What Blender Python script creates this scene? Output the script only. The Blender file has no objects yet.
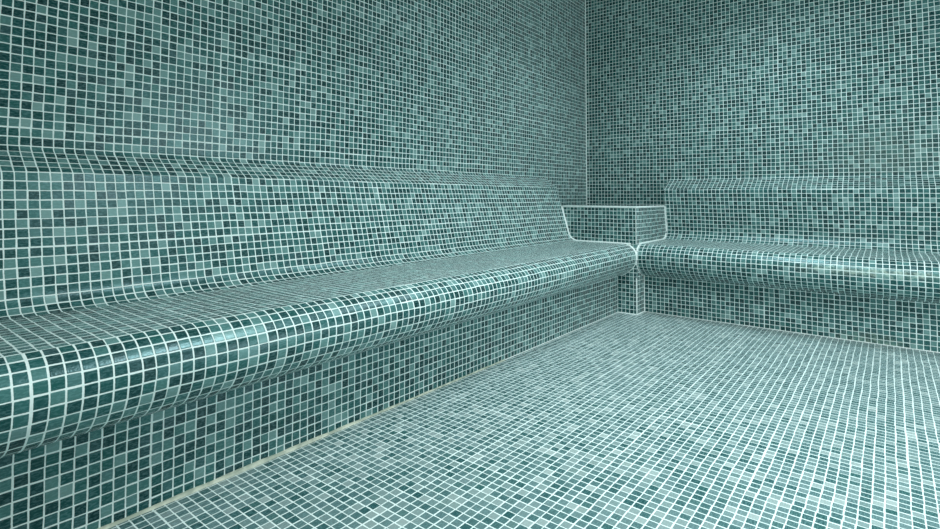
import bpy, bmesh, math, random
from mathutils import Vector, Matrix

T = 0.025                      # one mosaic tile (with its joint) is 25 mm; the plan below is in tiles
sc = bpy.context.scene
COL = sc.collection
random.seed(7)

# ------------------------------------------------------------------ materials
class NG:
    """tiny node-building helper"""
    def __init__(s, mat):
        mat.use_nodes = True
        s.t = mat.node_tree; s.n = s.t.nodes; s.l = s.t.links
        s.n.clear()
    def node(s, kind, **kw):
        x = s.n.new(kind)
        for k, v in kw.items(): setattr(x, k, v)
        return x
    def put(s, sock, v):
        if isinstance(v, bpy.types.NodeSocket): s.l.new(v, sock)
        else: sock.default_value = v
    def m(s, op, a, b=0.0, c=0.0, clamp=False):
        x = s.node('ShaderNodeMath', operation=op, use_clamp=clamp)
        s.put(x.inputs[0], a); s.put(x.inputs[1], b); s.put(x.inputs[2], c)
        return x.outputs[0]
    def vm(s, op, a, b=(0, 0, 0)):
        x = s.node('ShaderNodeVectorMath', operation=op)
        s.put(x.inputs[0], a); s.put(x.inputs[1], b)
        return x.outputs[0]
    def ss(s, v, lo, hi, a=0.0, b=1.0):
        x = s.node('ShaderNodeMapRange', interpolation_type='SMOOTHSTEP')
        s.put(x.inputs[0], v); s.put(x.inputs[1], lo); s.put(x.inputs[2], hi); s.put(x.inputs[3], a); s.put(x.inputs[4], b)
        return x.outputs[0]
    def mix(s, f, a, b, blend='MIX'):
        x = s.node('ShaderNodeMix', data_type='RGBA', blend_type=blend)
        s.put(x.inputs[0], f); s.put(x.inputs[6], a); s.put(x.inputs[7], b)
        return x.outputs[2]
    def noise(s, vec, scale, detail=2.0, rough=0.5):
        x = s.node('ShaderNodeTexNoise')
        s.put(x.inputs['Vector'], vec); x.inputs['Scale'].default_value = scale
        x.inputs['Detail'].default_value = detail; x.inputs['Roughness'].default_value = rough
        return x
    def white(s, vec):
        x = s.node('ShaderNodeTexWhiteNoise', noise_dimensions='3D')
        s.put(x.inputs['Vector'], vec)
        return x
    def xyz(s, x_, y_, z_=0.0):
        c = s.node('ShaderNodeCombineXYZ')
        s.put(c.inputs[0], x_); s.put(c.inputs[1], y_); s.put(c.inputs[2], z_)
        return c.outputs[0]

def rgb(r, g, b): 
    f = lambda c: (c/255/12.92) if c <= 10.31 else ((c/255+0.055)/1.055)**2.4
    return (f(r), f(g), f(b), 1)

def mosaic(name, grout_half=0.062, glare=None, shades=None):
    """teal glass mosaic on the UV map (one UV unit = one tile), grouted in sheets of 13 by 13"""
    mat = bpy.data.materials.new(name); g = NG(mat)
    uv = g.node('ShaderNodeUVMap', uv_map='UVMap').outputs[0]
    # hand-laid sheets wander a little
    wob = g.noise(uv, 0.11, 1.0).outputs['Color']
    wob = g.vm('MULTIPLY', g.vm('SUBTRACT', wob, (0.5, 0.5, 0.5)), (0.24, 0.24, 0.0))
    wob2 = g.noise(uv, 0.8, 0.0).outputs['Color']
    wob2 = g.vm('MULTIPLY', g.vm('SUBTRACT', wob2, (0.5, 0.5, 0.5)), (0.05, 0.05, 0.0))
    sheet = g.vm('FLOOR', g.vm('MULTIPLY', uv, (1/13, 1/13, 0)))
    sj = g.white(g.vm('ADD', sheet, (0.37, 0.71, 3.3))).outputs['Color']
    sj = g.vm('MULTIPLY', g.vm('SUBTRACT', sj, (0.5, 0.5, 0.5)), (0.06, 0.06, 0.0))
    p = g.vm('ADD', g.vm('ADD', uv, wob), g.vm('ADD', wob2, sj))
    cell = g.vm('FLOOR', p)
    fr = g.vm('FRACTION', p)
    key = g.vm('ADD', cell, (0.5, 0.5, 0.5))
    w = g.white(key)
    # each tile sits a hair off its place
    jit = g.vm('MULTIPLY', g.vm('SUBTRACT', w.outputs['Color'], (0.5, 0.5, 0.5)), (0.05, 0.05, 0.0))
    fr = g.vm('ADD', fr, jit)
    ab = g.vm('ABSOLUTE', g.vm('SUBTRACT', fr, (0.5, 0.5, 0.0)))
    sp = g.node('ShaderNodeSeparateXYZ'); g.put(sp.inputs[0], ab)
    # rounded square distance to the tile's border (negative inside)
    half = 0.5 - grout_half; rad = 0.05
    qx = g.m('MAXIMUM', g.m('SUBTRACT', sp.outputs[0], half - rad), 0.0)
    qy = g.m('MAXIMUM', g.m('SUBTRACT', sp.outputs[1], half - rad), 0.0)
    dist = g.m('SUBTRACT', g.m('SQRT', g.m('ADD', g.m('MULTIPLY', qx, qx), g.m('MULTIPLY', qy, qy))), rad)
    # wider joints where two sheets meet
    suv = g.node('ShaderNodeSeparateXYZ'); g.put(suv.inputs[0], uv)
    def seam(c):
        x = g.m('FRACT', g.m('DIVIDE', g.m('ADD', c, 0.5), 13.0))
        x = g.m('ABSOLUTE', g.m('SUBTRACT', x, 0.5/13))
        return g.ss(x, 0.02, 0.05, 1.0, 0.0)
    smk = g.m('MULTIPLY', g.m('MAXIMUM', seam(suv.outputs[0]), seam(suv.outputs[1])), g.m('MULTIPLY', g.noise(uv, 0.05, 0.0).outputs[0], 0.026))
    dist = g.m('ADD', dist, smk)
    edge = g.m('MULTIPLY', g.noise(p, 6.0, 1.0).outputs[0], 0.03)
    dist = g.m('ADD', dist, g.m('SUBTRACT', edge, 0.015))
    grout = g.ss(dist, -0.012, 0.014)
    # glass colours
    v = w.outputs['Value']
    patch = g.m('MULTIPLY', g.m('SUBTRACT', g.noise(uv, 0.045, 2.0).outputs[0], 0.5), 0.22)
    v2 = g.m('ADD', v, patch, clamp=True)
    cr = g.node('ShaderNodeValToRGB'); g.put(cr.inputs[0], v2)
    st = shades or [(0.0, (0, 46, 46)), (0.20, (3, 58, 58)), (0.40, (18, 74, 73)), (0.62, (38, 92, 90)), (0.80, (68, 116, 113)), (0.93, (102, 143, 140)), (1.0, (132, 165, 162))]
    el = cr.color_ramp.elements
    el[0].position, el[0].color = st[0][0], rgb(*st[0][1])
    el[1].position, el[1].color = st[-1][0], rgb(*st[-1][1])
    for pos, c in st[1:-1]:
        e = el.new(pos); e.color = rgb(*c)
    tile = cr.outputs[0]
    # cloudy streaks in the glass, and a hue that drifts from green to blue between tiles
    stretch = g.vm('MULTIPLY', g.vm('ADD', p, g.vm('MULTIPLY', w.outputs['Color'], (37, 41, 0))), (1.0, 2.6, 1.0))
    st1 = g.noise(stretch, 2.2, 3.0, 0.6).outputs[0]
    tile = g.mix(g.m('MULTIPLY', g.ss(st1, 0.35, 0.72), 0.26), tile, rgb(112, 152, 154))
    sc3 = g.node('ShaderNodeSeparateColor'); g.put(sc3.inputs[0], w.outputs['Color'])
    tile = g.mix(g.m('MULTIPLY', g.ss(sc3.outputs[2], 0.72, 1.0), 0.28), tile, rgb(30, 92, 84))
    tile = g.mix(g.m('MULTIPLY', g.ss(sc3.outputs[1], 0.80, 1.0), 0.25), tile, rgb(92, 120, 126))
    gn = g.noise(p, 3.0, 3.0).outputs[0]
    gcol = g.mix(gn, rgb(220, 238, 235), rgb(240, 249, 247))
    if glare:
        # reflections and glints painted into the tile and grout colour: (u, v, radius u, radius v, strength, colour)
        for (su, sv, ru, rv, k, c) in glare:
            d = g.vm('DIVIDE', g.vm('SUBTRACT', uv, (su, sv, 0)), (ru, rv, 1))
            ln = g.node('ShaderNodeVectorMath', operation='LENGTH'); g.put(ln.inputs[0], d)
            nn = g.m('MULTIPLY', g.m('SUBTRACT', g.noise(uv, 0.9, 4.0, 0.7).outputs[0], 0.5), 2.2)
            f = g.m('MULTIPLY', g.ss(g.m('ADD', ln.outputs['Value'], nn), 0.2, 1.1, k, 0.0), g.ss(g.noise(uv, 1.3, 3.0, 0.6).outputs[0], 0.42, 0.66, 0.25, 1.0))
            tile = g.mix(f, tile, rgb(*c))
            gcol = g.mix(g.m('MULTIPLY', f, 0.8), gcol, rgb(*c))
    col = g.mix(grout, tile, gcol)
    bs = g.node('ShaderNodeBsdfPrincipled')
    g.put(bs.inputs['Base Color'], col)
    rt = g.m('ADD', 0.20, g.m('MULTIPLY', st1, 0.14))
    rough = g.m('ADD', g.m('MULTIPLY', rt, g.m('SUBTRACT', 1.0, grout)), g.m('MULTIPLY', grout, 0.6))
    g.put(bs.inputs['Roughness'], rough)
    bs.inputs['IOR'].default_value = 1.5
    bs.inputs['Specular Tint'].default_value = (0.65, 0.95, 1.0, 1)
    bs.inputs['Specular IOR Level'].default_value = 0.5
    # proud, pillowed tiles with a slight individual tilt
    pil = g.ss(dist, -0.10, 0.012, 1.0, 0.0)
    tilt = g.node('ShaderNodeVectorMath', operation='DOT_PRODUCT')
    g.put(tilt.inputs[0], g.vm('SUBTRACT', fr, (0.5, 0.5, 0))); g.put(tilt.inputs[1], g.vm('SUBTRACT', w.outputs['Color'], (0.5, 0.5, 0.5)))
    h = g.m('ADD', pil, g.m('MULTIPLY', tilt.outputs['Value'], 0.5))
    bp = g.node('ShaderNodeBump'); bp.inputs['Strength'].default_value = 0.5; bp.inputs['Distance'].default_value = 0.0016
    g.put(bp.inputs['Height'], h); g.l.new(bp.outputs[0], bs.inputs['Normal'])
    out = g.node('ShaderNodeOutputMaterial'); g.l.new(bs.outputs[0], out.inputs[0])
    return mat

def plain(name, c, rough=0.6, c2=None, scale=60.0):
    mat = bpy.data.materials.new(name); g = NG(mat)
    co = g.node('ShaderNodeTexCoord').outputs['Object']
    n = g.noise(co, scale, 4.0).outputs[0]
    bs = g.node('ShaderNodeBsdfPrincipled')
    g.put(bs.inputs['Base Color'], g.mix(g.ss(n, 0.35, 0.65), rgb(*c), rgb(*(c2 or c))))
    bs.inputs['Roughness'].default_value = rough
    bp = g.node('ShaderNodeBump'); bp.inputs['Strength'].default_value = 0.3; bp.inputs['Distance'].default_value = 0.001
    g.put(bp.inputs['Height'], n); g.l.new(bp.outputs[0], bs.inputs['Normal'])
    out = g.node('ShaderNodeOutputMaterial'); g.l.new(bs.outputs[0], out.inputs[0])
    return mat

M_WALL = mosaic('teal_mosaic')
M_RWALL = mosaic('teal_mosaic_painted_reflection', glare=[(1074, -34, 10, 9, 0.42, (108, 126, 114))])  # hazy door reflection on the far wall, painted into the colour
M_REDGE = mosaic('teal_mosaic_painted_glint_edge', glare=[(1072, 3.9, 17, 1.1, 0.6, (196, 214, 200))])  # warm glint streak along the far bench's front edge, painted in
M_RBASE = mosaic('teal_mosaic_painted_glint_base', glare=[(1072, -0.2, 7, 2.2, 0.5, (160, 182, 162))])  # bright reflection at the far bench's foot, put into the colour
M_FLOOR = mosaic('teal_mosaic_floor', grout_half=0.060, shades=[(0.0, (36, 80, 81)), (0.10, (56, 94, 95)), (0.30, (80, 112, 113)), (0.6, (100, 127, 128)), (0.8, (118, 141, 141)), (0.94, (144, 161, 160)), (1.0, (166, 180, 178))])
M_GROUT = plain('white_grout', (226, 238, 235), 0.6, (242, 248, 246))
M_CREAM = plain('cream_silicone', (176, 186, 170), 0.5, (222, 226, 208), 30.0)
M_CEIL = plain('white_plaster', (214, 224, 222), 0.8, (226, 234, 232), 8.0)

# ------------------------------------------------------------------ mesh helpers
def link(name, bm, mat, parent=None, smooth=False):
    me = bpy.data.meshes.new(name)
    bmesh.ops.recalc_face_normals(bm, faces=bm.faces[:])
    bm.to_mesh(me); bm.free()
    me.materials.append(mat)
    for p in me.polygons: p.use_smooth = smooth
    if smooth: me.set_sharp_from_angle(angle=math.radians(32))
    o = bpy.data.objects.new(name, me); COL.objects.link(o)
    if parent: o.parent = parent
    return o

def empty(name, label, cat, loc):
    o = bpy.data.objects.new(name, None); COL.objects.link(o)
    o.location = Vector(loc) * T
    o['label'] = label; o['category'] = cat
    o.empty_display_size = 0.1
    return o

def put(parent, o):
    """keep the part where it is, under its thing"""
    o.parent = parent
    o.matrix_parent_inverse = Matrix.Translation(-parent.location)
    return o

STN = 16
def sweep(name, mat, prof, back, end0, end1, place, v0=0.0, u_of=None, smooth=True, uscale=1.0, uoff=0.0, vscale=1.0, fit=False):
    """prism: outer profile [(a,z)...] closed through the points in `back`; both ends may be mitred.
    end0(a,z), end1(a,z) give the run coordinate of each end; place(run,a,z) the position in tiles."""
    bm = bmesh.new(); uvl = bm.loops.layers.uv.new('UVMap')
    if fit:                     # stretch the courses so they end on whole tiles
        L = sum(math.hypot(a2-a, z2-z) for (a, z), (a2, z2) in zip(prof, prof[1:]))
        vscale = (round(v0 + vscale*L) - v0)/L
    arc = [v0]
    for (a, z), (a2, z2) in zip(prof, prof[1:]): arc.append(arc[-1] + math.hypot(a2-a, z2-z)*vscale)
    ring = list(prof) + list(back); n = len(ring)
    uo = lambda r: r*uscale + uoff
    fr = [0.0, 0.5] + [0.5 + 0.5*k/STN for k in range(1, STN+1)]
    runs = [[end0(a, z)*(1-t) + end1(a, z)*t for a, z in ring] for t in fr]
    rows = [[bm.verts.new(Vector(place(r, a, z))*T) for r, (a, z) in zip(R, ring)] for R in runs]
    for (A, ra), (B, rb) in zip(zip(rows, runs), list(zip(rows, runs))[1:]):
        for i in range(n):
            j = (i+1) % n
            f = bm.faces.new((A[i], A[j], B[j], B[i]))
            outer = j < len(prof) and j == i+1
            vi, vj = (arc[i], arc[j]) if outer else (0.3*i, 0.3*i+1)
            uv = [(uo(ra[i]), vi), (uo(ra[j]), vj), (uo(rb[j]), vj), (uo(rb[i]), vi)]
            for lp, c in zip(f.loops, uv): lp[uvl].uv = c
    A, B = rows[0], rows[-1]
    for R, e in ((A, end0), (B, end1)):
        f = bm.faces.new(R)
        for lp, (a, z) in zip(f.loops, ring): lp[uvl].uv = (a + 500, z)
    return link(name, bm, mat, smooth=smooth)

def box(name, mat, lo, hi, uv, smooth=False):
    """box in tiles; uv(face normal axis, x,y,z) -> tile coordinates"""
    bm = bmesh.new(); uvl = bm.loops.layers.uv.new('UVMap')
    c = [bm.verts.new(Vector((x, y, z))*T) for x in (lo[0], hi[0]) for y in (lo[1], hi[1]) for z in (lo[2], hi[2])]
    for idx in ((0,1,3,2), (4,6,7,5), (0,4,5,1), (2,3,7,6), (0,2,6,4), (1,5,7,3)):
        f = bm.faces.new([c[i] for i in idx]); f.normal_update()
        ax = max(range(3), key=lambda k: abs(f.normal[k]))
        for lp in f.loops:
            p = lp.vert.co / T; lp[uvl].uv = uv(ax, *p)
    return link(name, bm, mat, smooth=smooth)

def bead(name, mat, pts, r, sides=8, taper=None):
    """a run of grout along a polyline (tiles)"""
    bm = bmesh.new(); uvl = bm.loops.layers.uv.new('UVMap')
    P = [Vector(p) for p in pts]; rings = []
    for i, p in enumerate(P):
        d = (P[min(i+1, len(P)-1)] - P[max(i-1, 0)]).normalized()
        ref = Vector((0, 0, 1)) if abs(d.z) < 0.9 else Vector((1, 0, 0))
        s = d.cross(ref).normalized(); t = s.cross(d)
        rr = r * (taper(i, p) if taper else 1.0)
        rings.append([bm.verts.new((p + (s*math.cos(2*math.pi*k/sides) + t*math.sin(2*math.pi*k/sides))*rr)*T) for k in range(sides)])
    for a, b in zip(rings, rings[1:]):
        for k in range(sides): bm.faces.new((a[k], a[(k+1) % sides], b[(k+1) % sides], b[k]))
    bm.faces.new(rings[0]); bm.faces.new(rings[-1])
    return link(name, bm, mat, smooth=True)

def spline(pts, n=6):
    """Catmull-Rom through the points"""
    out = []
    Q = [pts[0]] + list(pts) + [pts[-1]]
    for i in range(1, len(Q)-2):
        p0, p1, p2, p3 = Q[i-1], Q[i], Q[i+1], Q[i+2]
        for k in range(n):
            t = k/n
            out.append(tuple(0.5*((2*p1[c]) + (-p0[c]+p2[c])*t + (2*p0[c]-5*p1[c]+4*p2[c]-p3[c])*t*t + (-p0[c]+3*p1[c]-3*p2[c]+p3[c])*t**3) for c in (0, 1)))
    out.append(tuple(pts[-1]))
    return out

def fillet(p0, p1, p2, r, n=8):
    """round the corner p1 of the path p0-p1-p2"""
    a = (Vector(p0)-Vector(p1)).normalized(); b = (Vector(p2)-Vector(p1)).normalized()
    ang = a.angle(b); d = r/math.tan(ang/2)
    s, e = Vector(p1)+a*d, Vector(p1)+b*d
    c = Vector(p1) + (a+b).normalized()*(r/math.sin(ang/2))
    out = []
    a0 = math.atan2(s[1]-c[1], s[0]-c[0]); a1 = math.atan2(e[1]-c[1], e[0]-c[0])
    da = (a1-a0+math.pi) % (2*math.pi) - math.pi
    for k in range(n+1):
        t = a0+da*k/n; out.append((c[0]+r*math.cos(t), c[1]+r*math.sin(t)))
    return out

# ------------------------------------------------------------------ the plan, in tiles (X towards the far wall, Y towards the left wall, Z up)
ZF = -27.15                    # floor
ZC = 66.0                      # ceiling
XN, YN = -188.0, -136.0        # the walls behind the camera and on its right
YB, XB, ZB = -25.6, -28.6, -1.0  # the block in the corner
S = XB - YB                    # the far bench stands this much deeper than the left one

G = 0.06                       # hair joint between separate pieces of masonry
XW = -3.0                      # face of the far wall
# ---- setting
def struct(o):
    o['kind'] = 'structure'; return o
TH = 4
struct(box('wall_left', M_WALL, (XN-TH, 0, ZF-TH), (TH, TH, ZC), lambda ax, x, y, z: (x+144.973 if ax != 0 else y, z-21.987)))
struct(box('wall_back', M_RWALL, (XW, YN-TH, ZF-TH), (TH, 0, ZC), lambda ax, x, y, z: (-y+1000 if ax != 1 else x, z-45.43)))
struct(box('wall_front', M_WALL, (XN-TH, YN-TH, ZF-TH), (XN, 0, ZC), lambda ax, x, y, z: (-y+2000, z-45.43)))
struct(box('wall_right', M_WALL, (XN, YN-TH, ZF-TH), (0, YN, ZC), lambda ax, x, y, z: (x+3000, z-45.43)))
FP = 0.965
struct(box('floor', M_FLOOR, (XN, YN, ZF-TH), (XW, 0, ZF), lambda ax, x, y, z: ((x+0.4)/FP+4000, (y-70.375*-0)/FP) if ax == 2 else (x, z)))
struct(box('ceiling', M_CEIL, (XN-TH, YN-TH, ZC), (TH, TH, ZC+TH), lambda ax, x, y, z: (x, y)))
struct(bead('trim_1', M_GROUT, [(XW-0.02, -0.02, ZB+0.1), (XW-0.02, -0.02, ZC)], 0.22))

# ---- bench profiles (a = distance coordinate from the wall, z)
def profile(led, bk, riser, s):
    """returns ledge, backrest, seat, edge polylines for a bench; s shifts the seat outward"""
    w, l0, l1 = led
    b1 = bk
    led_c = fillet((w, l0+6), (w, l0), l1, 0.9)
    lip = fillet((w, l0), l1, b1, 0.75)
    mid = len(lip)//2
    ledge = led_c + lip[:mid+1]
    cv = fillet(l1, b1, (-20-s, -10.02), 2.8)
    back = lip[mid:] + cv
    nose_pts = [(-24.3, -10.05), (-25.3, -10.38), (-26.15, -10.95), (-26.8, -11.7), (-27.12, -12.6), (-27.14, -13.5), (-26.98, -14.4), (-26.6, -15.3), (-25.8, -16.3), (-24.5, -17.1), (-22.8, -17.7), (riser+s-0.0, -18.0)]
    edge = spline([(a-s, z) for a, z in nose_pts], 5)
    seat = [cv[-1], (-16-s, -10.04), edge[0]]
    return ledge, back, seat, edge

def bench(name, label, loc, prof, riser, w, ends, place, mats, uoff, base_off, bs, rowz):
    t = empty(name, label, 'bench', loc); t['group'] = 'mosaic benches along the walls'
    ledge, back, seat, edge = prof
    e0, e1 = ends
    zb = back[-1][1]
    put(t, sweep('backrest_ledge', mats['wall'], ledge, [(w, ledge[-1][1])], e0, e1, place, ledge[0][1] - rowz, uoff=uoff, vscale=-1.0, fit=True))
    put(t, sweep('backrest', mats['wall'], back, [(w, zb), (w, back[0][1])], e0, e1, place, 200, uoff=uoff, fit=True))
    put(t, sweep('seat', mats['wall'], seat, [(seat[-1][0], -14), (w, -14), (w, zb)], e0, e1, place, 300, uoff=uoff, fit=True))
    put(t, sweep('front_edge', mats['edge'], edge, [(edge[-1][0]+2.5, -18.0), (edge[-1][0]+2.5, -14), (edge[0][0], -14)], e0, e1, place, 0, uoff=uoff))
    er0 = lambda a, z: e0(riser, z); er1 = lambda a, z: e1(riser, z)
    put(t, sweep('base', mats['base'], [(riser, -18.0), (riser, ZF+0.05)], [(w, ZF+0.05), (w, -14), (riser+2.5, -14), (riser+2.5, -18.0)], er0, er1, place, -9.15/bs, uoff=base_off, uscale=1/bs, vscale=1/bs, smooth=False))
    return t

# left bench, along the left wall: run = X, a = Y
RL = -20.75
PL = profile((-G, 6.75, (-3.75, 4.05)), (-7.85, -10.02), RL, 0.0)
far_nose = 1.5                # the front edge draws in slightly towards the far corner
def draw(a, t):               # how far the front edge is drawn in, t = 0..1 along the last stretch
    return far_nose * t * min(1.0, max(0.0, (-21.5 - a) / 3.5))
def left_end(a, z): return (XB if a + draw(a, 1) >= YB else a + draw(a, 1) + S) - G
def left_place(x, a, z):
    return (x, a + draw(a, min(1.0, max(0.0, (x - (XB-55)) / 50))), z)
left = bench('mosaic_bench', 'long teal mosaic bench along the left wall, its rounded front edge nearest the camera',
             (-100, -12, ZF), PL, RL, -G, (lambda a, z: XN+G, left_end), left_place,
             dict(wall=M_WALL, edge=M_WALL, base=M_WALL), 144.973, 6000.45, 0.98, 21.987)

# far bench, along the far wall: run = Y, a = X
RR = -23.6
PR = profile((XW-G, 6.5, (-8.3, 3.55)), (-8.9-S, -10.02), RR, -S)
def far_end(a, z):
    b = a + draw(a - S, 1)
    return YB - G if b >= XB else b - S - G
def far_place(y, a, z):
    return (a + draw(a - S, min(1.0, max(0.0, (y - (YB-30)) / 27))), y, z)
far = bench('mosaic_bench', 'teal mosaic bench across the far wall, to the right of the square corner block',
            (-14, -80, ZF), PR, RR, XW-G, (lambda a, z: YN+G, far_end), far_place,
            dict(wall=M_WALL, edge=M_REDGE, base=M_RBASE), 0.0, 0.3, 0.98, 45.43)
for o in far.children:        # tile columns counted from the corner outwards
    uvs = o.data.uv_layers['UVMap'].data
    for d in uvs: d.uv = (1000 - d.uv[0], d.uv[1])

# ---- corner block
blk = empty('corner_block', 'square teal mosaic block in the corner between the two benches', 'block', (XB/2, YB/2, ZF))
def blk_uv(ax, x, y, z):
    if ax == 0: return (7000 - y + 0.2, z - ZB)
    if ax == 1: return (7100 - x + XB, z - ZB)
    return (7200 + x, y)
put(blk, box('body', M_WALL, (XB, YB, ZF+0.05), (XW-G, -G, ZB), blk_uv))
def edge_y(zz):               # left bench surface: a at height zz on the backrest
    pts = PL[1]
    for (a, z), (a2, z2) in zip(pts, pts[1:]):
        if z >= zz >= z2: return a + (a2-a)*(z-zz)/max(1e-6, z-z2)
    return pts[0][0]
def edge_x(zz):
    pts = PR[1]
    for (a, z), (a2, z2) in zip(pts, pts[1:]):
        if z >= zz >= z2: return a + (a2-a)*(z-zz)/max(1e-6, z-z2)
    return pts[0][0]
put(blk, bead('top_edge_grout', M_GROUT, [(XB, edge_y(ZB)-0.5, ZB), (XB, YB, ZB), (edge_x(ZB)-0.5, YB, ZB)], 0.25))
put(blk, bead('corner_edge_grout', M_GROUT, [(XB, YB, ZB), (XB, YB, -10.0)], 0.10))
put(blk, bead('corner_edge_grout', M_GROUT, [(XB, YB, -18.3), (XB, YB, ZF+0.2)], 0.16))
# joints where the benches run into the block, and the mitre of the two front edges
def trim(k, mat, pts, r, **kw): struct(bead('trim_%d' % k, mat, pts, r, **kw))
E = lambda prof: [(a + draw(a, 1), z) for a, z in prof]
nose = E(PL[3])
jl = [(XB, edge_y(ZB), ZB)] + [(XB, a, z) for a, z in PL[1] if z < ZB] + [(XB, a, z) for a, z in PL[2]] + [(XB, a, z) for a, z in nose if a >= YB and z > -14]
mit = [(max(XB-9, a + S), a, z) for a, z in nose if a < YB]
jl.append(mit[0])
trim(2, M_GROUT, jl, 0.27)
trim(3, M_GROUT, mit, 0.24)
jr = [(edge_x(ZB), YB, ZB)] + [(a, YB, z) for a, z in PR[1] if z < ZB] + [(a, YB, z) for a, z in PR[2]] + [(a + S, YB, z) for a, z in nose if a >= YB and z > -14]
jr.append(mit[0])
trim(4, M_GROUT, jr, 0.27)
under = [(a, z) for a, z in nose if z < -14 and a >= YB]
trim(5, M_GROUT, [mit[-1]] + [(XB, a, z) for a, z in under], 0.13)
trim(6, M_GROUT, [mit[-1]] + [(a + S, YB, z) for a, z in under], 0.13)
trim(7, M_GROUT, [(RR, YB, -18), (RR, YB, ZF)], 0.16)
# silicone along the foot of the benches
n = 60
def wav(i, p):
    x = p.x
    return 0.60 + 0.6*math.exp(-((x+124)/14)**2) + 0.12*math.sin(i*1.7) + 0.08*math.sin(i*3.1)
trim(8, M_CREAM, [(XN + (-78-XN)*i/n, RL-0.02, ZF+0.02) for i in range(n+1)], 0.27, taper=wav)
trim(11, M_GROUT, [(-78, RL-0.02, ZF+0.02), (XB, RL-0.02, ZF+0.02)], 0.11)
trim(9, M_GROUT, [(RR-0.02, YN + (YB-YN)*i/n, ZF+0.02) for i in range(n+1)], 0.12, taper=lambda i, p: 1+0.2*math.sin(i*2.3))
trim(10, M_GROUT, [(XB, RL, ZF+0.02), (XB, YB, ZF+0.02), (RR, YB, ZF+0.02)], 0.16)

# ------------------------------------------------------------------ light
def area(name, loc, size, power, col, rot=(0, 0, 0), shape='RECTANGLE', sy=None, spread=180):
    l = bpy.data.lights.new(name, 'AREA'); l.shape = shape; l.size = size
    if sy: l.size_y = sy
    l.spread = math.radians(spread)
    l.energy = power; l.color = col
    o = bpy.data.objects.new(name, l); COL.objects.link(o)
    o.location = Vector(loc)*T; o.rotation_euler = rot
    return o
area('ceiling_lamp', (-44, -50, ZC-1), 0.6, 11, (0.80, 0.96, 1.0), sy=0.6, spread=130)
area('ceiling_lamp', (-100, -70, ZC-1), 0.6, 22, (0.87, 0.98, 1.0), sy=0.6, spread=120)
area('door_light', (XN+1, -72, 14), 0.7, 11, (1.0, 0.97, 0.90), rot=(0, math.radians(-90), 0), sy=1.6)
area('right_fill_light', (-62, YN+1, 6), 1.0, 24, (0.90, 0.98, 1.0), rot=(math.radians(90), 0, 0), sy=1.6)  # added fill from the right to lift the dark bench risers

w = bpy.data.worlds.new('world'); sc.world = w; w.use_nodes = True
w.node_tree.nodes['Background'].inputs[0].default_value = (0.5, 0.6, 0.6, 1)
w.node_tree.nodes['Background'].inputs[1].default_value = 0.1

# ------------------------------------------------------------------ camera
F, CY = 527.377, 174.42
yaw, pitch, roll = math.radians(38.50312556), math.radians(2.39901051), math.radians(0.15017451)
fwd = Vector((math.cos(pitch)*math.cos(yaw), math.cos(pitch)*math.sin(yaw), math.sin(pitch)))
right = Vector((math.sin(yaw), -math.cos(yaw), 0)); up = right.cross(fwd)
r2 = math.cos(roll)*right + math.sin(roll)*up; u2 = -math.sin(roll)*right + math.cos(roll)*up
cam = bpy.data.cameras.new('camera'); co = bpy.data.objects.new('camera', cam); COL.objects.link(co)
co.matrix_world = Matrix(((r2.x, u2.x, -fwd.x, -155.24*T), (r2.y, u2.y, -fwd.y, -74.413*T), (r2.z, u2.z, -fwd.z, 1.544*T), (0, 0, 0, 1)))
cam.sensor_fit = 'HORIZONTAL'; cam.sensor_width = 36.0
cam.lens = F/940*36.0
cam.shift_y = -(264.5-CY)/940
cam.clip_start = 0.01
sc.camera = co

sc.view_settings.view_transform = 'Standard'; sc.view_settings.look = 'None'
sc.view_settings.exposure = 0.26; sc.view_settings.gamma = 1.0
sc.view_settings.use_curve_mapping = False
sc.cycles.max_bounces = 8
